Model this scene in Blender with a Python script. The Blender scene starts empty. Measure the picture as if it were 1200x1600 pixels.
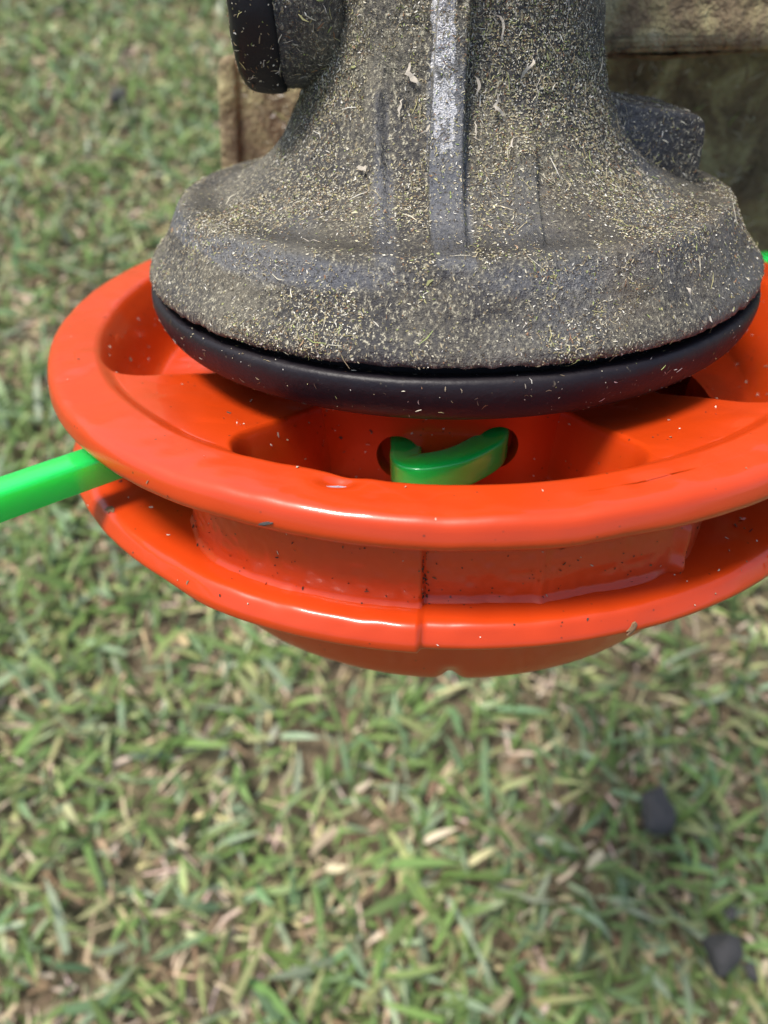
import bpy, bmesh, math, random
import numpy as np
from mathutils import Matrix, Vector

random.seed(7)
rng = np.random.default_rng(11)
sc = bpy.context.scene
COL = sc.collection
S = 0.045                      # one tool unit = radius of the trimmer head, in metres

# ------------------------------------------------------------------ camera
cam_d = bpy.data.cameras.new("camera")
cam = bpy.data.objects.new("camera", cam_d)
COL.objects.link(cam)
cam.location = (0, 0, 0.36)
cam.rotation_euler = (math.radians(30), 0, 0)
cam_d.sensor_fit = 'VERTICAL'
cam_d.sensor_height = 24.0
cam_d.sensor_width = 18.0
cam_d.lens = 18.0
cam_d.clip_start = 0.005
cam_d.clip_end = 500
cam_d.dof.use_dof = True
cam_d.dof.focus_distance = 0.065
cam_d.dof.aperture_fstop = 20.0
sc.camera = cam

# ------------------------------------------------------------------ light
SUN_EL, SUN_AZ = math.radians(69), math.radians(-66)   # azimuth from +Y towards +X
world = bpy.data.worlds.new("World")
sc.world = world
world.use_nodes = True
wn, wl = world.node_tree.nodes, world.node_tree.links
sky = wn.new('ShaderNodeTexSky')
sky.sky_type = 'NISHITA'
sky.sun_disc = False
sky.sun_elevation = SUN_EL
sky.sun_rotation = SUN_AZ
sky.dust_density = 3.0
sky.air_density = 1.0
wl.new(sky.outputs[0], wn['Background'].inputs[0])
wn['Background'].inputs[1].default_value = 0.115
sun_d = bpy.data.lights.new("sun", 'SUN')
sun = bpy.data.objects.new("sun", sun_d)
COL.objects.link(sun)
sun_d.energy = 3.0
sun_d.angle = math.radians(15)
sun_d.color = (1.0, 0.95, 0.88)
sdir = Vector((math.sin(SUN_AZ) * math.cos(SUN_EL), math.cos(SUN_AZ) * math.cos(SUN_EL), math.sin(SUN_EL)))
sun.rotation_euler = (-sdir).to_track_quat('-Z', 'Y').to_euler()
sun.location = sdir * 3
sc.view_settings.view_transform = 'Standard'
sc.view_settings.look = 'None'
sc.view_settings.gamma = 1
sc.view_settings.exposure = 0.78
sc.view_settings.use_curve_mapping = False


# ------------------------------------------------------------------ helpers
def vnoise(P, seed=0):
    """smooth value noise in -1..1 at the points P (n,3)"""
    P = np.asarray(P, float)
    i = np.floor(P).astype(np.int64)
    f = P - i
    f = f * f * (3 - 2 * f)
    out = np.zeros(len(P))
    for dx in (0, 1):
        for dy in (0, 1):
            for dz in (0, 1):
                h = (i[:, 0] + dx) * 374761393 + (i[:, 1] + dy) * 668265263 + (i[:, 2] + dz) * 2147483647 + seed * 974711
                h = (h ^ (h >> 13)) * 1274126177
                h = (h ^ (h >> 16)) & 0xffff
                w = (f[:, 0] if dx else 1 - f[:, 0]) * (f[:, 1] if dy else 1 - f[:, 1]) * (f[:, 2] if dz else 1 - f[:, 2])
                out += w * (h / 32767.5 - 1)
    return out


def sstep(a, b, x):
    t = np.clip((x - a) / (b - a), 0, 1)
    return t * t * (3 - 2 * t)


def mesh_np(name, verts, faces, smooth=True):
    """faces: (n,4) or (n,3) int array"""
    me = bpy.data.meshes.new(name)
    verts = np.asarray(verts, np.float32)
    faces = np.asarray(faces, np.int32)
    n, k = faces.shape
    me.vertices.add(len(verts))
    me.vertices.foreach_set('co', verts.ravel())
    me.loops.add(n * k)
    me.loops.foreach_set('vertex_index', faces.ravel())
    me.polygons.add(n)
    me.polygons.foreach_set('loop_start', np.arange(0, n * k, k, dtype=np.int32))
    me.update(calc_edges=True)
    me.validate()
    if smooth:
        me.polygons.foreach_set('use_smooth', np.ones(len(me.polygons), bool))
    return me


def link(name, me, mat, parent=None):
    o = bpy.data.objects.new(name, me)
    COL.objects.link(o)
    if mat is not None and len(me.materials) == 0:
        me.materials.append(mat)
    if parent is not None:
        o.parent = parent
    return o


def grid_faces(nu, nv, wrap_v=True, flip=False):
    u = np.arange(nu - 1)[:, None]
    v = np.arange(nv if wrap_v else nv - 1)[None, :]
    v2 = (v + 1) % nv
    f = np.stack([u * nv + v, u * nv + v2, (u + 1) * nv + v2, (u + 1) * nv + v], -1).reshape(-1, 4)
    return f[:, ::-1] if flip else f


def resample(prof, step, corner=0.0):
    """densify a (r,z) polyline, after Chaikin rounding"""
    p = np.array(prof, float)
    for _ in range(int(corner)):
        q = [p[0]]
        for a, b in zip(p[:-1], p[1:]):
            q += [a * .75 + b * .25, a * .25 + b * .75]
        q.append(p[-1])
        p = np.array(q)
    d = np.r_[0, np.cumsum(np.linalg.norm(np.diff(p, axis=0), axis=1))]
    n = max(4, int(d[-1] / step))
    t = np.linspace(0, d[-1], n)
    return np.stack([np.interp(t, d, p[:, 0]), np.interp(t, d, p[:, 1])], -1)


def polar(prof, nang, fn=None):
    """lathe a resampled profile about z; angle 0 faces -y. fn(r,z,ang)->(r,z)"""
    ang = np.linspace(-math.pi, math.pi, nang, endpoint=False)
    r = np.repeat(prof[:, 0:1], nang, 1)
    z = np.repeat(prof[:, 1:2], nang, 1)
    A = np.repeat(ang[None, :], len(prof), 0)
    if fn:
        r, z = fn(r, z, A)
    V = np.stack([r * np.sin(A), -r * np.cos(A), z], -1).reshape(-1, 3)
    return V, grid_faces(len(prof), nang)


def outward(me):
    bm = bmesh.new()
    bm.from_mesh(me)
    bmesh.ops.recalc_face_normals(bm, faces=bm.faces)
    bm.to_mesh(me)
    bm.free()
    return me


def thing(name, label, cat, loc=(0, 0, 0), mat=None):
    o = bpy.data.objects.new(name, None)
    COL.objects.link(o)
    o.empty_display_size = 0.02
    if mat is not None:
        o.matrix_world = mat
    else:
        o.location = loc
    o['label'] = label
    o['category'] = cat
    return o


# ---- material helpers
class NT:
    def __init__(self, name):
        self.m = bpy.data.materials.new(name)
        self.m.use_nodes = True
        self.n = self.m.node_tree.nodes
        self.l = self.m.node_tree.links
        self.b = self.n['Principled BSDF']
        self.tc = self.n.new('ShaderNodeTexCoord').outputs['Object']

    def set(self, **k):
        for a, v in k.items():
            self.b.inputs[a.replace('_', ' ')].default_value = v
        return self

    def noise(self, scale, detail=2.0, rough=.5, dist=0.0, vec=None):
        t = self.n.new('ShaderNodeTexNoise')
        t.inputs['Scale'].default_value = scale
        t.inputs['Detail'].default_value = detail
        t.inputs['Roughness'].default_value = rough
        t.inputs['Distortion'].default_value = dist
        self.l.new(vec or self.tc, t.inputs['Vector'])
        return t.outputs['Fac']

    def voronoi(self, scale, vec=None, out='Distance'):
        t = self.n.new('ShaderNodeTexVoronoi')
        t.inputs['Scale'].default_value = scale
        self.l.new(vec or self.tc, t.inputs['Vector'])
        return t.outputs[out]

    def mapping(self, scale, rot=(0, 0, 0)):
        t = self.n.new('ShaderNodeMapping')
        t.inputs['Scale'].default_value = scale
        t.inputs['Rotation'].default_value = rot
        self.l.new(self.tc, t.inputs['Vector'])
        return t.outputs[0]

    def ramp(self, fac, stops):
        t = self.n.new('ShaderNodeValToRGB')
        e = t.color_ramp.elements
        while len(e) < len(stops):
            e.new(0.5)
        for x, (p, c) in zip(e, stops):
            x.position = p
            x.color = (c, c, c, 1) if isinstance(c, (int, float)) else (*c, 1)
        self.l.new(fac, t.inputs[0])
        return t.outputs[0]

    def mix(self, fac, a, b):
        t = self.n.new('ShaderNodeMix')
        t.data_type = 'RGBA'
        for v, i in ((fac, 0), (a, 6), (b, 7)):
            if isinstance(v, bpy.types.NodeSocket):
                self.l.new(v, t.inputs[i])
            else:
                t.inputs[i].default_value = v if isinstance(v, (int, float)) else (*v, 1)
        return t.outputs[2]

    def math(self, op, a, b=0.0):
        t = self.n.new('ShaderNodeMath')
        t.operation = op
        for v, i in ((a, 0), (b, 1)):
            if isinstance(v, bpy.types.NodeSocket):
                self.l.new(v, t.inputs[i])
            else:
                t.inputs[i].default_value = v
        return t.outputs[0]

    def attr(self, name, out='Fac'):
        t = self.n.new('ShaderNodeAttribute')
        t.attribute_name = name
        return t.outputs[out]

    def bump(self, h, strength, dist=0.001, normal=None):
        t = self.n.new('ShaderNodeBump')
        t.inputs['Strength'].default_value = strength
        t.inputs['Distance'].default_value = dist
        self.l.new(h, t.inputs['Height'])
        if normal is not None:
            self.l.new(normal, t.inputs['Normal'])
        self.l.new(t.outputs[0], self.b.inputs['Normal'])
        return t.outputs[0]

    def to(self, sock, inp):
        self.l.new(sock, self.b.inputs[inp])
        return self


def mat_orange():
    t = NT('orange_paint')
    grime = t.ramp(t.noise(95, 5, .62), [(.50, 0), (.78, 1)])
    base = t.mix(t.noise(160, 3), (0.47, 0.038, 0.003), (0.56, 0.048, 0.004))
    c = t.mix(t.math('MULTIPLY', grime, .42), base, (0.40, 0.045, 0.012))
    sp = t.ramp(t.voronoi(900), [(.06, 1), (.12, 0)])
    gate = t.ramp(t.noise(260, 3), [(.53, 0), (.60, 1)])
    spk = t.math('MULTIPLY', sp, gate)
    c = t.mix(t.math('MULTIPLY', spk, .8), c, (0.05, 0.022, 0.012))
    t.to(c, 'Base Color')
    r = t.mix(t.noise(140, 4), (.26,) * 3, (.42,) * 3)
    t.to(r, 'Roughness')
    t.set(Coat_Weight=.4, Coat_Roughness=.07)
    t.b.inputs['Specular IOR Level'].default_value = .38
    b1 = t.bump(t.noise(210, 2), .10, .0006)
    t.bump(t.noise(900, 3), .05, .0003, b1)
    return t.m


def mat_housing():
    t = NT('dusty_cast_metal')
    big = t.noise(70, 4, .6)
    st = t.mapping((1, 1, .55))
    fine = t.noise(3000, 3, .75, 0, st)
    fine2 = t.noise(7000, 2, .7)
    clean_sheen_a = t.attr('clean_sheen')
    dark = t.mix(t.noise(260, 4), (0.016, 0.016, 0.018), (0.052, 0.050, 0.051))
    dust = t.mix(fine2, (0.040, 0.034, 0.020), (0.225, 0.205, 0.155))
    cover = t.math('ADD', t.math('MULTIPLY', big, .9), t.math('MULTIPLY', fine, .9))
    cover = t.ramp(cover, [(.78, 0), (1.06, 1)])
    c = t.mix(cover, dark, dust)
    pale = t.ramp(t.math('ADD', fine, t.math('MULTIPLY', fine2, .35)), [(.74, 0), (.84, 1)])
    c = t.mix(t.math('MULTIPLY', pale, .8), c, (0.54, 0.50, 0.36))
    # cleaner patches, with the sky's bluish sheen painted into their lighter colour
    clean_sheen = t.ramp(t.math('ADD', t.noise(48, 3, .55), t.math('MULTIPLY', clean_sheen_a, .32)), [(.53, 0), (.70, 1)])
    c = t.mix(t.math('MULTIPLY', clean_sheen, .62), c, (0.130, 0.140, 0.165))
    pits = t.ramp(t.noise(2300, 3, .7), [(.34, 1), (.46, 0)])
    c = t.mix(t.math('MULTIPLY', pits, .75), c, (0.014, 0.013, 0.012))
    rust = t.ramp(t.noise(33, 3, .6), [(.58, 0), (.72, 1)])
    c = t.mix(t.math('MULTIPLY', rust, .30), c, (0.16, 0.085, 0.045))
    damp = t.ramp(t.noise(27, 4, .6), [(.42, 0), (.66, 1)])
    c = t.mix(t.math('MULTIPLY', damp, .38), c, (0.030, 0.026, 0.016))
    c = t.mix(t.math('MULTIPLY', t.math('MULTIPLY', t.attr('dirt_shade'), fine), 1.35), c, (0.022, 0.018, 0.012))
    wear = t.attr('wear')
    wn_ = t.ramp(t.math('ADD', wear, t.math('MULTIPLY', t.math('SUBTRACT', t.noise(420, 6, .8), .5), 1.7)), [(.42, 0), (.52, 1)])
    c = t.mix(wn_, c, (0.44, 0.44, 0.45))
    t.to(c, 'Base Color')
    t.to(t.mix(wn_, t.mix(clean_sheen, (.66,) * 3, (.42,) * 3), (.42,) * 3), 'Roughness')
    t.to(t.math('MULTIPLY', wn_, .55), 'Metallic')
    b1 = t.bump(t.noise(420, 4, .65), .45, .0012)
    t.bump(t.math('ADD', fine, t.math('MULTIPLY', fine2, .6)), .55, .0006, b1)
    return t.m


def mat_black(name='black_plastic', base=(0.009, 0.007, 0.010), rough=.46, specks=.5):
    t = NT(name)
    st = t.mapping((1, 1, .7))
    sp = t.ramp(t.noise(2100, 2, .7, 0, st), [(.66, 0), (.76, 1)])
    gate = t.ramp(t.noise(160, 3), [(.45, 0), (.70, 1)])
    c = t.mix(t.math('MULTIPLY', t.math('MULTIPLY', sp, gate), specks), base, (0.30, 0.26, 0.17))
    film = t.ramp(t.noise(60, 4, .6), [(.42, 0), (.75, 1)])
    c = t.mix(t.math('MULTIPLY', film, .18), c, (0.050, 0.040, 0.042))
    t.to(c, 'Base Color')
    t.to(t.mix(film, (rough,) * 3, (rough + .22,) * 3), 'Roughness')
    t.b.inputs['Specular IOR Level'].default_value = .3
    t.bump(t.noise(700, 4, .6), .22, .0005)
    return t.m


def mat_guard():
    t = NT('dirt_caked_plastic')
    a = t.noise(120, 6, .70, .5)
    c = t.ramp(a, [(.30, (0.080, 0.058, 0.032)), (.46, (0.22, 0.165, 0.095)), (.58, (0.37, 0.32, 0.16)), (.72, (0.58, 0.54, 0.34))])
    g = t.ramp(t.noise(150, 3, .6), [(.56, 0), (.70, 1)])
    c = t.mix(t.math('MULTIPLY', g, .4), c, (0.24, 0.21, 0.085))
    r = t.ramp(t.noise(42, 3), [(.52, 0), (.68, 1)])
    c = t.mix(t.math('MULTIPLY', r, .5), c, (0.15, 0.07, 0.035))
    t.to(c, 'Base Color')
    t.set(Roughness=.9)
    t.bump(t.noise(260, 5, .65), .8, .003)
    return t.m


def mat_line():
    t = NT('green_nylon')
    c = t.mix(t.noise(120, 3), (0.010, 0.50, 0.072), (0.015, 0.64, 0.100))
    t.to(c, 'Base Color')
    t.set(Roughness=.12, Subsurface_Weight=.85, Subsurface_Scale=.007, Coat_Weight=.6, Coat_Roughness=.06)
    t.b.inputs['Subsurface Radius'].default_value = (.3, 1.0, .4)
    t.bump(t.noise(500, 2), .05, .0005)
    return t.m


def mat_vcol(name, rough, trans=0.0, mult=None, spec=.35):
    t = NT(name)
    c = t.attr('tint', 'Color')
    t.to(c, 'Base Color')
    t.set(Roughness=rough)
    t.b.inputs['Specular IOR Level'].default_value = spec
    if trans:
        tr = t.n.new('ShaderNodeBsdfTranslucent')
        mx = t.n.new('ShaderNodeMixShader')
        mx.inputs[0].default_value = trans
        t.l.new(c, tr.inputs[0])
        t.l.new(t.b.outputs[0], mx.inputs[1])
        t.l.new(tr.outputs[0], mx.inputs[2])
        t.l.new(mx.outputs[0], t.n['Material Output'].inputs[0])
    return t.m


def mat_soil():
    t = NT('soil_and_thatch')
    n1 = t.noise(60, 6, .65)
    c = t.ramp(n1, [(.30, (0.07, 0.055, 0.034)), (.5, (0.19, 0.145, 0.09)), (.7, (0.34, 0.27, 0.17))])
    g = t.ramp(t.noise(9, 5, .6), [(.45, 0), (.62, 1)])
    c = t.mix(t.math('MULTIPLY', g, .55), c, (0.055, 0.085, 0.028))
    t.to(c, 'Base Color')
    t.set(Roughness=.95)
    t.bump(t.noise(220, 5, .7), .8, .006)
    return t.m


def mat_plain(name, col, rough=.6, metallic=0.0, nscale=300):
    t = NT(name)
    t.to(t.mix(t.noise(nscale, 4), tuple(x * .7 for x in col), tuple(min(1, x * 1.25) for x in col)), 'Base Color')
    t.set(Roughness=rough, Metallic=metallic)
    t.bump(t.noise(nscale * 3, 4, .6), .3, .0006)
    return t.m


ORANGE, HOUSING, BLACK, GUARD, LINE = mat_orange(), mat_housing(), mat_black(), mat_guard(), mat_line()
CAPBLK = mat_black('black_cap_plastic', (0.010, 0.010, 0.012), .5, 1.0)
DEEP = mat_plain('dark_rubber', (0.008, 0.008, 0.009), .8)
STEEL = mat_plain('dusty_tube_metal', (0.20, 0.20, 0.19), .45, .6, 200)
CLIP = mat_vcol('dried_clippings', .85)
BLADE = mat_vcol('grass_blade', .38, .25)
THATCH = mat_vcol('dead_grass', .85, .12)
SOIL = mat_soil()
CLOD = mat_plain('dark_clod', (0.052, 0.050, 0.047), .8, 0, 180)
PRIMER = mat_plain('bare_primer', (0.42, 0.40, 0.46), .5)
RUST = mat_plain('rusty_pit', (0.22, 0.13, 0.065), .85, 0, 600)
SHRED = mat_plain('dried_shred', (0.46, 0.41, 0.33), .8, 0, 500)


def set_tint(me, cols):
    """one colour per vertex"""
    at = me.color_attributes.new('tint', 'FLOAT_COLOR', 'POINT')
    at.data.foreach_set('color', np.concatenate([cols, np.ones((len(cols), 1))], 1).astype(np.float32).ravel())


# ------------------------------------------------------------------ ground and grass
def build_ground():
    n = 90
    # fine near the camera, coarse out to the horizon
    t = np.linspace(-1, 1, n)
    g = np.sign(t) * (np.abs(t) * 1.2 + np.abs(t) ** 7 * 160)
    X, Y = np.meshgrid(g, g, indexing='ij')
    P = np.stack([X.ravel(), Y.ravel(), np.zeros(n * n)], -1)
    P[:, 2] = 0.004 * vnoise(P * 9, 3) - .004
    me = mesh_np('ground', P, grid_faces(n, n, False))
    o = link('ground', me, SOIL)
    o['kind'] = 'structure'


def blades(n, x0, x1, y0, y1, lmin, lmax, wmin, wmax, pal, weights, lift, patch, z0=0.0, keep=None, seg=3, curl=1.0):
    """n flat blades as joined strips, returns verts, faces, colours"""
    x = rng.uniform(x0, x1, n)
    y = rng.uniform(y0, y1, n)
    if keep is not None:
        k = keep(x, y)
        x, y = x[k], y[k]
        n = len(x)
    az = rng.uniform(0, 2 * math.pi, n)
    L = rng.uniform(lmin, lmax, n) * (0.75 + .5 * rng.random(n))
    W = rng.uniform(wmin, wmax, n)
    el = np.radians(rng.uniform(*lift, n))
    bend = np.radians(rng.uniform(10, 55, n)) * curl
    twist = rng.normal(0, .45, n)
    sway = rng.normal(0, .35, n)
    V = np.zeros((n, (seg + 1) * 2, 3))
    px, py, pz = x.copy(), y.copy(), z0 + rng.uniform(0, .006, n)
    prof = np.interp(np.linspace(0, 1, seg + 1), [0, .3, .7, 1], [.7, 1, .85, .12])
    for s in range(seg + 1):
        e = el - bend * (s / seg)
        a = az + sway * s / seg
        side = np.stack([-np.sin(a) * np.cos(twist), np.cos(a) * np.cos(twist), np.sin(twist)], -1)
        c = np.stack([px, py, pz], -1)
        w = (W * prof[s] * .5)[:, None]
        V[:, 2 * s] = c - side * w
        V[:, 2 * s + 1] = c + side * w
        d = L / seg
        px = px + np.cos(a) * np.cos(e) * d
        py = py + np.sin(a) * np.cos(e) * d
        pz = np.maximum(pz + np.sin(e) * d, z0 + .001)
    base = (np.arange(n) * (seg + 1) * 2)[:, None]
    F = []
    for s in range(seg):
        F.append(base + np.array([[2 * s, 2 * s + 1, 2 * s + 3, 2 * s + 2]]))
    F = np.concatenate(F, 0)
    idx = rng.choice(len(pal), n, p=weights)
    C = np.array(pal)[idx] * rng.uniform(.7, 1.3, (n, 1)) * rng.uniform(.92, 1.08, (n, 3))
    C = np.repeat(C[:, None, :], (seg + 1) * 2, 1)
    # tips a little drier than the base
    tip = np.linspace(0, 1, seg + 1).repeat(2)[None, :, None]
    C = C * (1 - .25 * tip) + np.array([0.15, 0.14, 0.06]) * .25 * tip
    return V.reshape(-1, 3), F, C.reshape(-1, 3)


def patchy(scale, lo, hi, seed):
    def keep(x, y):
        P = np.stack([x * scale, y * scale, np.zeros(len(x))], -1)
        m = .6 * vnoise(P, seed) + .4 * vnoise(P * 2.7, seed + 1)
        return rng.random(len(x)) < np.interp(m, [-.5, .5], [lo, hi])
    return keep


def join_sets(sets):
    V, F, C, o = [], [], [], 0
    for v, f, c in sets:
        V.append(v)
        F.append(f + o)
        C.append(c)
        o += len(v)
    return np.concatenate(V), np.concatenate(F), np.concatenate(C)


GREENS = [(0.155, 0.255, 0.072), (0.210, 0.310, 0.098), (0.180, 0.290, 0.140), (0.365, 0.400, 0.170), (0.285, 0.360, 0.225), (0.066, 0.115, 0.036)]
GW = [.27, .22, .16, .14, .11, .10]
TANS = [(0.42, 0.325, 0.195), (0.54, 0.44, 0.30), (0.25, 0.165, 0.10), (0.58, 0.45, 0.365), (0.48, 0.45, 0.23), (0.11, 0.078, 0.047)]
TW = [.22, .18, .20, .10, .14, .16]


def build_grass():
    near = (-.75, .75, -.45, 1.25)
    g = [blades(140000, *near, .008, .024, .0013, .0033, GREENS, GW, (8, 60), None, 0, patchy(11, .40, 1.0, 5)),
         blades(7000, *near, .018, .032, .0030, .0046, GREENS, GW, (15, 50), None, .004, patchy(9, .1, 1.0, 8), seg=4),
         blades(52000, -2.6, 2.6, -2.0, 3.4, .018, .045, .005, .009, GREENS, GW, (8, 60), None, 0,
                lambda x, y: ~((x > -.74) & (x < .74) & (y > -.44) & (y < 1.24)) & (rng.random(len(x)) < .8), seg=2)]
    V, F, C = join_sets(g)
    me = mesh_np('grass', V, F)
    set_tint(me, C)
    o = link('grass', me, BLADE)
    o['label'] = 'short green broad bladed lawn grass under the trimmer'
    o['category'] = 'grass'
    o['kind'] = 'stuff'
    d = [blades(125000, *near, .005, .017, .0007, .0024, TANS, TW, (-4, 26), None, 0, patchy(10, .50, 1.0, 9), seg=2, curl=.6),
         blades(2500, *near, .008, .016, .0022, .0042, TANS, TW, (0, 30), None, .003, patchy(12, 0, 1.0, 21), curl=.8),
         blades(16000, -2.6, 2.6, -2.0, 3.4, .015, .04, .004, .008, TANS, TW, (-4, 30), None, 0,
                lambda x, y: ~((x > -.74) & (x < .74) & (y > -.44) & (y < 1.24)), seg=2)]
    V, F, C = join_sets(d)
    me = mesh_np('dead_grass', V, F)
    set_tint(me, C)
    o = link('dead_grass', me, THATCH)
    o['label'] = 'tan dead grass and thatch lying among the green blades'
    o['category'] = 'dead grass'
    o['kind'] = 'stuff'


def clod(name, label, x, y, s, seed, flat=.6):
    bm = bmesh.new()
    bmesh.ops.create_icosphere(bm, subdivisions=4, radius=1)
    P = np.array([v.co[:] for v in bm.verts])
    q = P.copy()
    # chop by a few random planes for angular faces
    r2 = np.random.default_rng(seed)
    for _ in range(9):
        nrm = r2.normal(size=3)
        nrm /= np.linalg.norm(nrm)
        d = q @ nrm
        cut = r2.uniform(.50, .82)
        over = np.maximum(d - cut, 0)
        q -= over[:, None] * nrm * .92
    q *= (1 + .10 * vnoise(q * 3.0, seed) + .06 * vnoise(q * 8, seed + 2))[:, None]
    q *= np.array([1.15, .9, flat]) * s
    for v, c in zip(bm.verts, q):
        v.co = c
    me = bpy.data.meshes.new(name)
    bm.to_mesh(me)
    bm.free()
    me.polygons.foreach_set('use_smooth', np.ones(len(me.polygons), bool))
    o = link(name, me, CLOD)
    o.location = (x, y, s * flat * .6 + .009)
    o.rotation_euler = (r2.uniform(-.3, .3), r2.uniform(-.3, .3), r2.uniform(0, 6))
    o['label'] = label
    o['category'] = 'clod'
    o['group'] = 'dark clods lying in the lawn'


build_ground()
build_grass()
clod('dirt_clod', 'largest dark clod in the grass below the orange trimmer head', .1165, .055, .0098, 3)
clod('dirt_clod.001', 'dark upright clod in the grass at the bottom right corner of the photo', .1315, .0015, .0086, 5, .9)
clod('dirt_clod.002', 'tiny dark crumb at the right edge beside the bottom right clod', .1440, -.0050, .0036, 8)
clod('dirt_clod.003', 'small dark crumb just above the bottom right clod', .1400, .0150, .0034, 12)
clod('dirt_clod.004', 'small dark lump far back in the grass at upper left', -.2035, .567, .0080, 17)

# ------------------------------------------------------------------ tool frame (z = tool axis, -y faces the photographer)
TOOL = Matrix(((0.99964540, -0.01517683, -0.02188008, 0.00757944),
               (0.02306091, 0.90425488, 0.42636992, 0.06808169),
               (0.01331422, -0.42672330, 0.90428422, 0.29272276),
               (0, 0, 0, 1)))


def scl(V):
    return np.asarray(V) * S


# ------------------------------------------------------------------ brush cutter
cutter = thing('brush_cutter', 'grass dusted dark metal gear head with black ring and brown guard above the orange head', 'brush cutter', mat=TOOL)

HP = [(.60, .150), (.700, .150), (.738, .136), (.744, .140), (.745, .152), (.738, .168), (.705, .200), (.672, .256), (.660, .277), (.654, .288), (.644, .298), (.626, .301), (.604, .299), (.572, .304), (.53, .319),
      (.498, .335), (.450, .360), (.417, .388), (.388, .425), (.366, .465), (.350, .495), (.339, .525), (.329, .571), (.322, .62), (.318, .68),
      (.316, .80), (.318, 1.0), (.335, 1.06), (.40, 1.10), (.43, 1.16), (.43, 1.42), (.40, 1.50), (.30, 1.54), (.10, 1.55), (.001, 1.55)]
hp = resample(HP, .0058, 1)


def rib(x, x0, x1, e):
    return sstep(x0 - e, x0 + e, x) * (1 - sstep(x1 - e, x1 + e, x))


def housing_fn(r, z, A):
    front = (np.cos(A) > 0)
    X = r * np.sin(A)
    # central rib standing proud of neck and flare, dying out at the shoulder
    h = .040 * (1 - sstep(.27, .50, z)) + .040 * sstep(.27, .50, z)
    h = h * (1 - sstep(1.0, 1.06, z))
    tt = np.clip((.68 - z) / .38, 0, 1)
    c = rib(X, -.056 - .028 * tt, -.001 - .016 * tt, .004) * h * front * (1 - sstep(.50, .64, r))
    # two low side ribs on the flare
    l = rib(X, -.192, -.160, .004) * .026 * sstep(.275, .32, z) * (1 - sstep(.50, .58, z)) * front * (1 - sstep(.54, .645, r))
    q = rib(X, .078, .124, .004) * .028 * sstep(.275, .32, z) * (1 - sstep(.43, .50, z)) * front * (1 - sstep(.56, .650, r))
    r2 = r + c + l + q
    P = np.stack([r2 * np.sin(A), -r2 * np.cos(A), z], -1).reshape(-1, 3)
    dn = (.0022 * vnoise(P * 5, 31) + .0018 * vnoise(P * 14, 32) + .0022 * vnoise(P * 42, 33) + .0016 * vnoise(P * 95, 34)).reshape(r.shape)
    ragged = .004 * vnoise(P * 60, 35).reshape(r.shape) * (z < .15)
    return np.where(r > .02, r2 + dn, r2), z + ragged


V, F = polar(hp, 760, housing_fn)
hme = mesh_np('gear_housing', scl(V), F)
outward(hme)
wear = hme.attributes.new('wear', 'FLOAT', 'POINT')
wx = rib(V[:, 0], -.072, -.006, .006) * sstep(.395, .45, V[:, 2]) * (1 - sstep(.72, .80, V[:, 2])) * (V[:, 1] < 0)
wx *= 1 - .6 * sstep(-.034, -.022, V[:, 0])
wx *= 1 - .3 * sstep(-.035, -.02, V[:, 0]) * sstep(.54, .60, V[:, 2])
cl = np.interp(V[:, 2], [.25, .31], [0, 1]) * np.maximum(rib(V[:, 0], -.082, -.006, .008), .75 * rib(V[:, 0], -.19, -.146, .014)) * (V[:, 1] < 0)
cl = np.maximum(cl * (1 - .6 * sstep(.5, .7, V[:, 2])), .8 * sstep(.235, .262, V[:, 2]) * (1 - sstep(.278, .30, V[:, 2])) * np.clip(.5 - V[:, 0], .2, 1))  # shoulder band, painted sky sheen growing stronger to the left
cla = hme.attributes.new('clean_sheen', 'FLOAT', 'POINT')
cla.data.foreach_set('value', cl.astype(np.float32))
dirt_shade = np.exp(-((np.hypot(V[:, 0], V[:, 1]) - .590) / .035) ** 2) * (V[:, 2] > .28)  # trough above the shoulder: dirt, with its shade painted in for contrast
dirt_shade = np.clip(dirt_shade * (.75 + .6 * vnoise(V * 9, 66)), 0, 1)
da = hme.attributes.new('dirt_shade', 'FLOAT', 'POINT')
da.data.foreach_set('value', dirt_shade.astype(np.float32))
rimw = .25 * ((V[:, 2] > .62) & (V[:, 0] > .29))
wear.data.foreach_set('value', np.maximum(wx * .58, rimw).astype(np.float32))
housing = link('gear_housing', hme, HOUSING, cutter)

# mounting lug on the flank of the housing
def extrude_xz(poly, y0, y1, bev, seg=4):
    bm = bmesh.new()
    a = [bm.verts.new((x * S, y0 * S, z * S)) for x, z in poly]
    f = bm.faces.new(a)
    r_ = bmesh.ops.extrude_face_region(bm, geom=[f])
    for v in r_['geom']:
        if isinstance(v, bmesh.types.BMVert):
            v.co.y = y1 * S
    bmesh.ops.recalc_face_normals(bm, faces=bm.faces)
    if bev:
        bmesh.ops.bevel(bm, geom=bm.edges[:], offset=bev * S, segments=seg, profile=.5, affect='EDGES')
    me = bpy.data.meshes.new('m')
    bm.to_mesh(me)
    bm.free()
    return me


def smooth(me, ang=40):
    me.polygons.foreach_set('use_smooth', np.ones(len(me.polygons), bool))
    try:
        me.set_sharp_from_angle(angle=math.radians(ang))
    except Exception:
        pass
    return me


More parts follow.
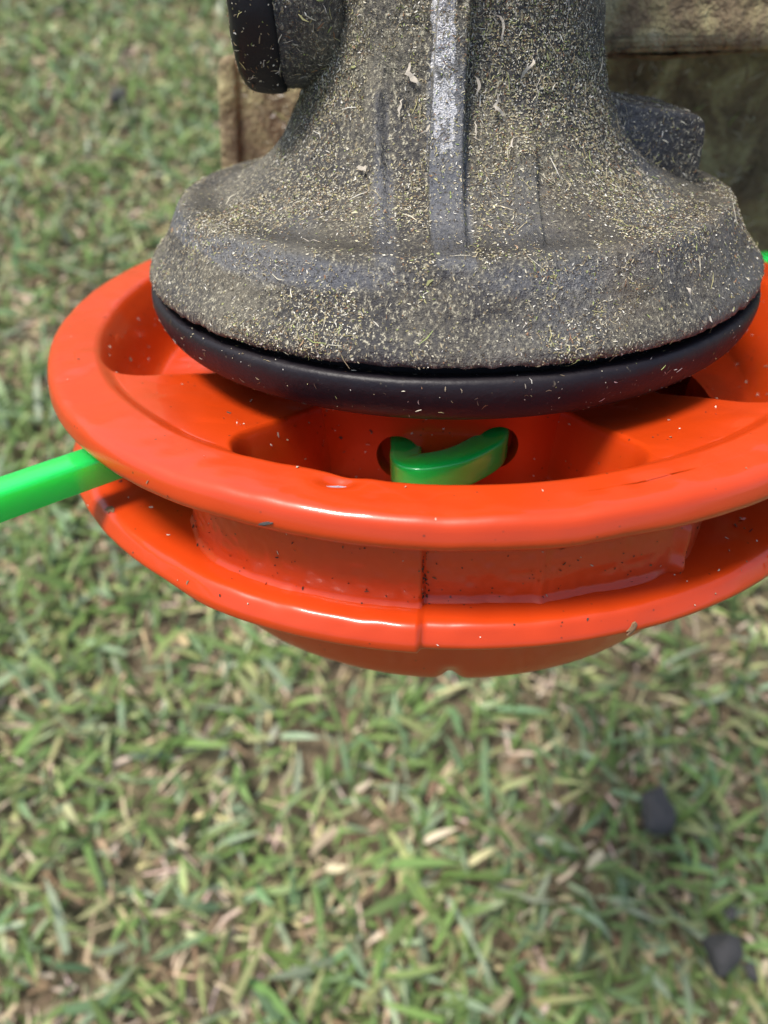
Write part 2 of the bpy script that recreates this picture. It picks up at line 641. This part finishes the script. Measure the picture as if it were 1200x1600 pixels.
def subdivide_noise(me, cuts, amp, freq, seed):
    bm = bmesh.new()
    bm.from_mesh(me)
    bmesh.ops.triangulate(bm, faces=bm.faces[:])
    for _ in range(cuts):
        bmesh.ops.subdivide_edges(bm, edges=[e for e in bm.edges if e.calc_length() > .0009], cuts=1, use_grid_fill=True)
    bm.normal_update()
    P = np.array([v.co[:] for v in bm.verts])
    n_ = vnoise(P / S * freq, seed) * amp * S
    for v, d in zip(bm.verts, n_):
        v.co += v.normal * d
    bm.to_mesh(me)
    bm.free()
    me.polygons.foreach_set('use_smooth', np.ones(len(me.polygons), bool))
    return me


me = extrude_xz([(.20, .520), (.345, .484), (.40, .468), (.47, .457), (.543, .446), (.561, .430), (.565, .395), (.568, .24), (.20, .20)], -.11, .20, .011)
smooth(me, 60)
link('mounting_lug', me, HOUSING, cutter)

# filler cap on the other flank: a lathe about the x axis
def lathe_x(prof, zc, yc, n=120, seed=1, amp=.003):
    pr = resample(prof, .008, 2)
    V, F = polar(pr, n)
    P = np.stack([-V[:, 2], V[:, 0] + yc, V[:, 1] + zc], -1)
    P += (P - np.array([0, yc, zc])) * (amp * 4 * vnoise(P * 18, seed))[:, None]
    return outward(mesh_np('m', scl(P), F))


cap = link('filler_cap', lathe_x([(.001, .468), (.12, .468), (.17, .463), (.205, .452), (.215, .430), (.215, .375), (.205, .368), (.12, .368), (.001, .368)], .722, -.06, 140, 4), CAPBLK, cutter)
boss = link('cap_boss', lathe_x([(.001, .385), (.18, .385), (.205, .378), (.208, .36), (.208, .22), (.001, .22)], .722, -.05, 120, 6, .005), HOUSING, cutter)

# black thrust ring under the housing and the dark core in the gap
def ring_fn(r, z, A):
    P = np.stack([np.sin(A) * 4, np.cos(A) * 4, z * 4], -1).reshape(-1, 3)
    w = vnoise(P, 41).reshape(r.shape)
    return r + .002 * w, z + .003 * w * (r > .6)


RP = [(.30, .085), (.690, .085), (.700, .112), (.735, .119), (.747, .113), (.750, .095), (.747, .076), (.740, .054), (.727, .033), (.700, .014), (.650, .004), (.50, .004), (.30, .004)]
V, F = polar(resample(RP, .006, 2), 400, ring_fn)
link('thrust_ring', outward(mesh_np('thrust_ring', scl(V), F)), BLACK, cutter)
V, F = polar(resample([(.69, .07), (.69, .18)], .02), 200)
link('inner_collar', outward(mesh_np('inner_collar', scl(V), F)), DEEP, cutter)

# drive shaft tube rising out of the picture
def tube(path, rad, n=24):
    path = np.array(path, float)
    V = []
    for i, p in enumerate(path):
        t = path[min(i + 1, len(path) - 1)] - path[max(i - 1, 0)]
        t /= np.linalg.norm(t)
        u = np.cross(t, [1, 0, .01])
        u /= np.linalg.norm(u)
        w = np.cross(t, u)
        a = np.linspace(0, 2 * math.pi, n, endpoint=False)
        V.append(p + rad * (np.cos(a)[:, None] * u + np.sin(a)[:, None] * w))
    return np.concatenate(V), grid_faces(len(path), n)


V, F = tube([(0, .1, 1.28), (0, .7, 1.55), (0, 2.5, 2.4), (0, 14, 7.8), (0, 26, 13.4)], .27)
link('drive_shaft', outward(mesh_np('drive_shaft', scl(V), F)), STEEL, cutter)
V, F = tube([(0, .35, 1.40), (0, 1.0, 1.70)], .34)
link('shaft_clamp', outward(mesh_np('shaft_clamp', scl(V), F)), HOUSING, cutter)

# debris guard behind the head
def slab(poly, y0, y1, bev, cuts, amp, seed):
    return subdivide_noise(extrude_xz(poly, y0, y1, bev, 3), cuts, amp, 3.0, seed)


guard_poly = [(-.735, -.26), (-.725, .10), (-.690, .44), (-.655, .52), (-.60, .56), (2.4, .56), (2.4, -.26)]
guard = link('debris_guard', slab(guard_poly, 1.13, 1.22, .03, 4, .020, 51), GUARD, cutter)
me = slab([(-.775, -.26), (-.765, .10), (-.730, .44), (-.715, .50), (-.665, .50), (-.660, .44), (-.690, .10), (-.700, -.26)], 1.095, 1.215, .022, 3, .006, 52)
link('edge_lip', me, GUARD, guard)
me = slab([(-.42, .525), (2.4, .505), (2.4, 1.15), (-.42, 1.15)], .48, 1.20, .05, 4, .030, 53)
link('guard_ledge', me, GUARD, guard)
V, F = tube([(.9, 1.0, 1.0), (.4, .95, 1.4), (0, .85, 1.62)], .12)
link('guard_bracket', outward(mesh_np('guard_bracket', scl(V), F)), STEEL, cutter)


# dried clippings stuck on a mesh
CLIPC = [(0.42, 0.36, 0.23), (0.58, 0.54, 0.41), (0.28, 0.22, 0.13), (0.40, 0.37, 0.17), (0.72, 0.69, 0.60), (0.24, 0.13, 0.07), (0.30, 0.35, 0.12), (0.08, 0.06, 0.035)]
CLW = [.20, .19, .14, .11, .10, .06, .05, .15]


def scatter(me, n, lmin, lmax, wmin, wmax, seed, test=None, pal=CLIPC, w=CLW, stand=.35, dens=None):
    r = np.random.default_rng(seed)
    nv = len(me.vertices)
    co = np.zeros(nv * 3, np.float32)
    no = np.zeros(nv * 3, np.float32)
    me.vertices.foreach_get('co', co)
    me.vertices.foreach_get('normal', no)
    co, no = co.reshape(-1, 3) / S, no.reshape(-1, 3)
    nf = len(me.polygons)
    area = np.zeros(nf, np.float32)
    cen = np.zeros(nf * 3, np.float32)
    fn = np.zeros(nf * 3, np.float32)
    me.polygons.foreach_get('area', area)
    me.polygons.foreach_get('center', cen)
    me.polygons.foreach_get('normal', fn)
    cen, fn = cen.reshape(-1, 3) / S, fn.reshape(-1, 3)
    wgt = area.astype(float)
    if test is not None:
        wgt = wgt * test(cen, fn)
    wgt /= wgt.sum()
    k = r.choice(nf, n, p=wgt)
    jit = np.sqrt(area[k] / S / S)[:, None]
    N = fn[k]
    T = r.normal(size=(n, 3))
    T -= (T * N).sum(1)[:, None] * N
    T /= np.linalg.norm(T, axis=1)[:, None] + 1e-9
    B = np.cross(N, T)
    P = cen[k] + (r.uniform(-.5, .5, (n, 1)) * T + r.uniform(-.5, .5, (n, 1)) * B) * jit + N * .0012
    L = (lmin + (lmax - lmin) * r.random(n) ** 3.2)[:, None]
    W = r.uniform(wmin, wmax, n)[:, None]
    up = (r.random((n, 1)) ** 2) * stand
    bend = r.normal(0, .35, (n, 1))
    a = P - T * L * .5 + N * .0005
    b = P + N * L * up * .5 + B * L * bend * .3
    c = P + T * L * .5 + N * L * up * r.random((n, 1))
    tw = r.normal(0, .5, (n, 1))
    side = B * np.cos(tw) + N * np.sin(tw)
    V = np.stack([a - side * W * .3, a + side * W * .3, b - side * W * .5, b + side * W * .5, c - side * W * .15, c + side * W * .15], 1)
    base = (np.arange(n) * 6)[:, None]
    F = np.concatenate([base + np.array([[0, 1, 3, 2]]), base + np.array([[2, 3, 5, 4]])])
    C = np.array(pal)[r.choice(len(pal), n, p=w)] * r.uniform(.6, 1.15, (n, 1))
    C = np.repeat(C[:, None], 6, 1).reshape(-1, 3)
    m2 = mesh_np('grass_clippings', scl(V.reshape(-1, 3)), F, False)
    set_tint(m2, C)
    return m2


def hdens(c, n):
    P = c * 6
    m = .5 + .9 * vnoise(P, 61) + .45 * vnoise(P * 3, 62) + .35 * vnoise(P * 8, 63)
    cl = np.interp(c[:, 2], [.27, .31], [0, 1]) * np.maximum(rib(c[:, 0], -.082, -.006, .008), .8 * rib(c[:, 0], -.19, -.146, .01)) * (c[:, 1] < 0)
    return np.clip(m, .07, 1.5) * (1 - .6 * cl) * (c[:, 2] < 1.05) * (c[:, 2] > .137) * np.where(c[:, 1] < .1, 1, .4)


o = link('grass_clippings', scatter(hme, 100000, .0018, .0085, .0012, .0028, 71, hdens, stand=.12), CLIP, housing)
o['kind'] = 'stuff'
o = link('dried_flakes', scatter(hme, 700, .005, .018, .002, .006, 78, hdens, [(0.42, 0.39, 0.26), (0.36, 0.37, 0.16), (0.54, 0.51, 0.42), (0.30, 0.20, 0.12), (0.16, 0.13, 0.08)], [.3, .2, .2, .15, .15], .3), CLIP, housing)
o['kind'] = 'stuff'
o = link('dried_fibers', scatter(hme, 1700, .012, .050, .0009, .0020, 77, hdens, stand=.4), CLIP, housing)
o['kind'] = 'stuff'
lug = [x for x in cutter.children if x.name == 'mounting_lug'][0]
o = link('grass_clippings', scatter(subdivide_noise(lug.data.copy(), 3, 0, 1, 1), 6000, .002, .018, .001, .0028, 72), CLIP, lug)
o['kind'] = 'stuff'
o = link('grass_clippings', scatter(cap.data, 1800, .003, .02, .0012, .0035, 73), CLIP, cap)
o['kind'] = 'stuff'
o = link('grass_clippings', scatter(boss.data, 2600, .003, .026, .0012, .0035, 76), CLIP, boss)
o['kind'] = 'stuff'
ring = [x for x in cutter.children if x.name == 'thrust_ring'][0]
o = link('grass_clippings', scatter(ring.data, 1000, .002, .016, .0010, .0024, 74, lambda c, n: (np.hypot(c[:, 0], c[:, 1]) > .70) * 1.0), CLIP, ring)
o['kind'] = 'stuff'
o = link('grass_clippings', scatter(guard.data, 2500, .01, .07, .002, .006, 75, lambda c, n: (n[:, 1] < -.2) * 1.0), CLIP, guard)
o['kind'] = 'stuff'

# larger dried shreds clinging to the casting, each its own piece
def shred_mesh(seed, L, W):
    r = np.random.default_rng(seed)
    n = 7
    t = np.linspace(0, 1, n)
    cx = np.cumsum(r.normal(0, .10, n)) * L
    w = W * (np.sin(np.pi * np.clip(t * .9 + .08, 0, 1)) * .8 + .2) * r.uniform(.5, 1.3, n)
    zz = .10 * L * np.sin(t * math.pi) + r.normal(0, .03, n) * L
    a = np.stack([cx - w * .5, (t - .5) * L, zz], -1)
    b = np.stack([cx + w * .5, (t - .5) * L, zz + r.normal(0, .25, n) * W], -1)
    V = np.stack([a, b], 1).reshape(-1, 3)
    F = np.array([[2 * i, 2 * i + 1, 2 * i + 3, 2 * i + 2] for i in range(n - 1)])
    return mesh_np('leaf_shred', scl(V), F)


def surf_r(z):
    return float(np.interp(z, hp[8:200, 1], hp[8:200, 0]))


hv = V_h = np.zeros(len(hme.vertices) * 3, np.float32)
hme.vertices.foreach_get('co', hv)
hv = hv.reshape(-1, 3) / S
hn = np.zeros(len(hme.vertices) * 3, np.float32)
hme.vertices.foreach_get('normal', hn)
hn = hn.reshape(-1, 3)
TP = np.array([-.18335626, -2.00348742, .71056888])       # where the photographer's eye is, in tool units


def on_housing(x, z):
    """front surface point with this x and z, and its normal"""
    d = (hv[:, 0] - x) ** 2 + (hv[:, 2] - z) ** 2 + (hv[:, 1] > 0) * 9
    i = int(np.argmin(d))
    return hv[i], hn[i]


for i, (x, z, L, W, rot) in enumerate([(.105, .560, .075, .022, -.6), (.055, .505, .062, .018, .1), (-.105, .555, .070, .026, .4), (.125, .520, .085, .006, .3),
                                       (.04, .625, .085, .014, .7), (-.085, .475, .06, .010, -.3), (.010, .540, .055, .012, .2), (-.20, .40, .05, .020, 1.2),
                                       (.09, .43, .07, .007, -.4), (-.30, .30, .11, .005, 1.3), (.40, .20, .05, .016, .2), (-.12, .50, .05, .014, -.2), (.015, .46, .06, .006, .5)]):
    p, nn = on_housing(x, z)
    o = link('leaf_shred' if i == 0 else 'leaf_shred.%03d' % i, shred_mesh(200 + i, L * .65, W * .42), SHRED, housing)
    N = Vector(nn)
    q = N.to_track_quat('Z', 'Y')
    o.location = Vector(p) * S + N * .010 * S
    o.rotation_euler = (q @ Matrix.Rotation(rot, 3, 'Z').to_quaternion()).to_euler()

# ------------------------------------------------------------------ trimmer head
head = thing('line_trimmer_spool', 'glossy orange double flanged trimmer head screwed under the black ring', 'trimmer head', mat=TOOL)
D2R = math.pi / 180


def pocket_sdf(r, A, a0, a1, r0=.50, r1=.885, rc=.10):
    am = (a0 + a1) / 2 * D2R
    d = (A - am + math.pi) % (2 * math.pi) - math.pi
    half = (a1 - a0) / 2 * D2R
    u = np.abs(d) * .80 - half * .80 + rc
    v = np.abs(r - (r0 + r1) / 2) - (r1 - r0) / 2 + rc
    return np.hypot(np.maximum(u, 0), np.maximum(v, 0)) + np.minimum(np.maximum(u, v), 0) - rc


POCKETS = [(-35, 22), (44, 130), (-147, -63), (146, 198)]


def top_fn(r, z, A):
    P = np.stack([r * np.sin(A), -r * np.cos(A), z], -1).reshape(-1, 3)
    lump = (vnoise(P * 3.2, 81) * .0045 + vnoise(P * 9, 82) * .0026 + vnoise(P * 24, 84) * .0011).reshape(r.shape)
    web = -.016 - .050 * sstep(.90, .55, r)
    zz = np.where(r < .897, web, z)
    blend = sstep(.872, .908, r)
    zz = web * (1 - blend) + z * blend
    for a0, a1 in POCKETS:
        s = pocket_sdf(r, A, a0, a1)
        wide, floor = (.045, -.225) if abs(a0) < 40 or a0 == 146 else (.10, -.175)
        inside = 1 - sstep(-wide, .012, s)
        zz = zz * (1 - inside) + floor * inside
    # dinged inner lip
    x, y = P[:, 0].reshape(r.shape), P[:, 1].reshape(r.shape)
    ding = np.exp(-(((x + .262) / .030) ** 2 + ((y + .880) / .018) ** 2))
    zz = zz - .016 * ding
    zz = np.where(r < .985, zz + lump, zz + lump)
    rr = r + np.where(r > .95, (vnoise(np.stack([np.sin(A) * 3, np.cos(A) * 3, z * 6], -1).reshape(-1, 3), 83) * .004).reshape(r.shape), 0)
    return rr, zz


inner = np.stack([np.linspace(.44, .90, 150), np.zeros(150)], -1)
rim = resample([(.903, 0), (.93, .001), (.980, .001), (.997, .0), (1.008, -.004), (1.0165, -.014), (1.0215, -.034), (1.0225, -.048), (1.015, -.061), (.998, -.069), (.97, -.071), (.93, -.071), (.60, -.071)], .0032, 1)
V, F = polar(np.concatenate([inner, rim]), 1080, top_fn)
upper = link('upper_flange', outward(mesh_np('upper_flange', scl(V), F)), ORANGE, head)

# hub with the two line eyelets, cut by boolean
def lathe_mesh(prof, n, step=.008, corner=2, fn=None):
    V, F = polar(resample(prof, step, corner), n, fn)
    return outward(mesh_np('m', scl(V), F))


HUBP = [(.001, -.015), (.50, -.015), (.545, -.022), (.556, -.045), (.565, -.17), (.572, -.215), (.580, -.235), (.58, -.25), (.001, -.25)]
hub_me = lathe_mesh(HUBP, 240, .012)
HOLES = [(-15.2, -.156, .051), (6.6, -.130, .049), (166.0, -.168, .047), (186.6, -.138, .049)]
tmp = bpy.data.objects.new('hub_tmp', hub_me)
COL.objects.link(tmp)
bmc = bmesh.new()
for ang, z, rad in HOLES:
    a = ang * D2R
    M = Matrix.Translation((.52 * S * math.sin(a), -.52 * S * math.cos(a), z * S)) @ Matrix.Rotation(a, 4, 'Z') @ Matrix.Rotation(math.pi / 2, 4, 'X')
    bmesh.ops.create_cone(bmc, cap_ends=True, segments=40, radius1=rad * S, radius2=rad * S, depth=.30 * S, matrix=M)
cme = bpy.data.meshes.new('cut')
bmc.to_mesh(cme)
bmc.free()
cut = bpy.data.objects.new('cut_tmp', cme)
COL.objects.link(cut)
md = tmp.modifiers.new('b', 'BOOLEAN')
md.operation = 'DIFFERENCE'
md.object = cut
md.solver = 'EXACT'
dg = bpy.context.evaluated_depsgraph_get()
hub_me2 = bpy.data.meshes.new_from_object(tmp.evaluated_get(dg))
bpy.data.objects.remove(tmp)
bpy.data.objects.remove(cut)
hub_me2.materials.clear()
smooth(hub_me2, 35)
hub = link('line_hub', hub_me2, ORANGE, head)


# outer wall between the flanges, with openings where the line leaves
def wall_r(A):
    deg = np.degrees(A)
    d = ((deg + 90 + 7) % 180) - 90 - 7 + 0.0     # same on the far side
    d = np.where(d < -97, d + 180, d)
    r = np.interp(d, [-97, -60, -52, -48, -43, -38, -33, -28, -24, -7.25, -6.9, 5.2, 6.0, 7.0, 22.5, 23.8, 24.6, 28, 34, 42, 56, 83],
                  [.62, .62, .68, .775, .865, .912, .938, .949, .951, .949, .926, .928, .934, .928, .924, .934, .918, .895, .845, .775, .64, .62])
    return r


def wall_fn(r, z, A):
    base = wall_r(A)
    fil = .011 * (1 - sstep(-.240, -.224, z)) + .016 * sstep(-.09, -.070, z)
    fil = fil * (1 - .8 * sstep(19, 23, np.degrees(A)))
    P = np.stack([np.sin(A) * 9, np.cos(A) * 9, z * 9], -1).reshape(-1, 3)
    bump = .004 * vnoise(P, 91) + .0015 * vnoise(P * 2.6, 92) + .0012 * vnoise(P * 7, 94)
    deg = np.degrees(A)
    tear = np.exp(-((deg - 23.6) / 0.8) ** 2) * .010 * (.5 + vnoise(P * 4, 93).reshape(r.shape))
    return base + .008 + fil + bump.reshape(r.shape) + tear, z


V, F = polar(resample([(.9, -.062), (.9, -.252)], .0045), 1440, wall_fn)
link('side_wall', outward(mesh_np('side_wall', scl(V), F)), ORANGE, head)


def low_fn(r, z, A):
    deg = np.degrees(A)
    P = np.stack([r * np.sin(A), -r * np.cos(A), z], -1).reshape(-1, 3)
    lump = (vnoise(P * 3.5, 101) * .004 + vnoise(P * 10, 102) * .0028 + vnoise(P * 26, 103) * .0012).reshape(r.shape)
    proud = sstep(-40, -30, deg) * (1 - sstep(-7.3, -6.9, deg)) * sstep(.93, .99, r)
    return r + .013 * proud + lump * (r > .9), z + .008 * proud * (z > -.275) + lump


LP = [(.40, -.236), (.93, -.238), (.970, -.237), (.990, -.238), (.999, -.242), (1.008, -.256), (1.017, -.273), (1.014, -.284), (.998, -.293), (.95, -.299), (.86, -.302), (.60, -.305)]
V, F = polar(resample(LP, .0050, 1), 1080, low_fn)
link('lower_flange', outward(mesh_np('lower_flange', scl(V), F)), ORANGE, head)


def hub_fn(r, z, A):
    P = np.stack([np.sin(A) * 5, np.cos(A) * 5, z * 5], -1).reshape(-1, 3)
    deg = np.degrees(A)
    ding = np.exp(-((deg + 3) / 1.6) ** 2) * sstep(-.56, -.62, z)
    return r + .003 * vnoise(P, 111).reshape(r.shape) * (r > .5) - .014 * ding, z + .012 * ding


BP = [(.60, -.295), (.835, -.298), (.815, -.325), (.802, -.45), (.784, -.55), (.772, -.61), (.758, -.634), (.725, -.643), (.30, -.647), (.001, -.647)]
V, F = polar(resample(BP, .008, 2), 540, hub_fn)
link('base_hub', outward(mesh_np('base_hub', scl(V), F)), ORANGE, head)

wl_ = [x for x in head.children if x.name == 'side_wall'][0]
o = link('grit', scatter(wl_.data, 420, .002, .010, .0016, .0045, 124, lambda c, n: np.where(np.abs(np.degrees(np.arctan2(c[:, 0], -c[:, 1])) + 6.85) < .35, 9., .6) * (np.abs(np.degrees(np.arctan2(c[:, 0], -c[:, 1]))) < 60), [(0.05, 0.03, 0.015), (0.10, 0.07, 0.03), (0.03, 0.022, 0.015), (0.5, 0.42, 0.3)], [.4, .25, .25, .1], .2), CLIP, wl_)
o['kind'] = 'stuff'
# specks of grit and clippings on the paint
GRIT = [(0.62, 0.52, 0.40), (0.08, 0.05, 0.03), (0.30, 0.22, 0.14), (0.75, 0.68, 0.58), (0.04, 0.03, 0.025)]
def front_dens(c, n):
    rr = np.hypot(c[:, 0], c[:, 1])
    return np.where((rr < .9) & (c[:, 2] < -.02), 3.0, .5) * (c[:, 2] > -.3) * (n[:, 2] > -.3)
for ob, n_, sd in ((upper, 900, 121), (hub, 420, 122)):
    o = link('grit', scatter(ob.data, n_, .002, .013, .002, .0058, sd, front_dens, GRIT, [.34, .2, .18, .16, .12], .5), CLIP, ob)
    o['kind'] = 'stuff'
low = [x for x in head.children if x.name == 'lower_flange'][0]
o = link('grit', scatter(low.data, 420, .002, .013, .002, .006, 123, lambda c, n: (n[:, 2] > .1) * 1.0, GRIT, [.34, .2, .18, .16, .12], .5), CLIP, low)
o['kind'] = 'stuff'


def chip(name, x, y, r0, mat, par, zoff, seed, ang, sx=1.0, sy=.6):
    """a thin irregular flake lying on the surface of par nearest x,y (seen from above)"""
    m_ = par.data
    co = np.zeros(len(m_.vertices) * 3, np.float32)
    m_.vertices.foreach_get('co', co)
    nn = np.zeros(len(m_.vertices) * 3, np.float32)
    m_.vertices.foreach_get('normal', nn)
    co, nn = co.reshape(-1, 3) / S, nn.reshape(-1, 3)
    i = int(np.argmin((co[:, 0] - x) ** 2 + (co[:, 1] - y) ** 2 + (nn[:, 2] < -.1) * 9 + np.abs(co[:, 2] - zoff) * .002))
    r_ = np.random.default_rng(seed)
    k = 14
    a = np.linspace(0, 2 * math.pi, k, endpoint=False)
    rad = r0 * r_.uniform(.6, 1.2, k)
    bm = bmesh.new()
    ring_ = [bm.verts.new((rad[j] * math.cos(a[j]) * sx * S, rad[j] * math.sin(a[j]) * sy * S, 0)) for j in range(k)]
    c_ = bm.verts.new((0, 0, .002 * S))
    for j in range(k):
        bm.faces.new((ring_[j], ring_[(j + 1) % k], c_))
    r2 = bmesh.ops.extrude_face_region(bm, geom=bm.faces[:])
    for v in r2['geom']:
        if isinstance(v, bmesh.types.BMVert):
            v.co.z -= .004 * S
    bmesh.ops.recalc_face_normals(bm, faces=bm.faces)
    me = bpy.data.meshes.new(name)
    bm.to_mesh(me)
    bm.free()
    o = link(name, me, mat, par)
    N = Vector(nn[i])
    o.location = (Vector(co[i]) + N * .0015) * S
    o.rotation_euler = (N.to_track_quat('Z', 'Y') @ Matrix.Rotation(ang, 3, 'Z').to_quaternion()).to_euler()
    return o


chip('paint_chip', -.262, -.892, .024, PRIMER, upper, 0, 5, .35, 1.2, .45)
chip('rust_pit', -.788, -.600, .016, RUST, low, -.24, 6, .5)
chip('rust_pit.001', .266, -.985, .014, RUST, low, -.27, 7, .9)
chip('paint_chip.001', -.40, -.985, .009, CLOD, upper, -.03, 9, .4, 1.6, .4)

# ------------------------------------------------------------------ trimmer line: square section strand threaded through the hub
def smooth_path(pts, step):
    p = np.array(pts, float)
    for _ in range(3):
        q = [p[0]]
        for a, b in zip(p[:-1], p[1:]):
            q += [a * .75 + b * .25, a * .25 + b * .75]
        q.append(p[-1])
        p = np.array(q)
    d = np.r_[0, np.cumsum(np.linalg.norm(np.diff(p, axis=0), axis=1))]
    t = np.linspace(0, d[-1], int(d[-1] / step))
    return np.stack([np.interp(t, d, p[:, k]) for k in range(3)], -1)


# dead straight and slightly drooping ends, tight loop outside the hub
LOOP = [(-2.9, -2.25, -.22), (-2.4, -1.86, -.19), (-1.5, -1.14, -.142), (-.80, -.573, -.134), (-.45, -.32, -.145), (-.22, -.33, -.165),
        (-.135, -.44, -.165), (-.130, -.54, -.160), (-.134, -.575, -.155), (-.133, -.600, -.153), (-.124, -.622, -.150), (-.100, -.632, -.148), (-.03, -.622, -.141), (.015, -.594, -.136), (.045, -.570, -.131), (.060, -.538, -.129), (.064, -.49, -.129),
        (.060, -.42, -.14), (.14, -.20, -.155), (.45, .28, -.15), (.80, .50, -.130), (1.11, .615, -.118), (1.7, .80, -.125), (3.6, 1.6, -.28)]
lp = smooth_path(LOOP, .006)
ns = 20
a = np.linspace(0, 2 * math.pi, ns, endpoint=False) + math.pi / ns
ex = 9.0
cs = np.sign(np.cos(a)) * np.abs(np.cos(a)) ** (2 / ex)
sn = np.sign(np.sin(a)) * np.abs(np.sin(a)) ** (2 / ex)
tan = np.gradient(lp, axis=0)
tan /= np.linalg.norm(tan, axis=1)[:, None]
side = np.cross(tan, [0, 0, 1.0])
side /= np.linalg.norm(side, axis=1)[:, None]
upv = np.cross(side, tan)
hw = .0345
V = lp[:, None, :] + hw * (cs[None, :, None] * side[:, None, :] + sn[None, :, None] * upv[:, None, :])
me = mesh_np('trimmer_line', scl(V.reshape(-1, 3)), grid_faces(len(lp), ns))
bml = bmesh.new()
bml.from_mesh(me)
bmesh.ops.holes_fill(bml, edges=[e for e in bml.edges if e.is_boundary], sides=0)
bml.to_mesh(me)
bml.free()
outward(me)
line = link('trimmer_line', me, LINE)
line.matrix_world = TOOL
line['label'] = 'bright green nylon line threaded through the orange trimmer head'
line['category'] = 'trimmer line'
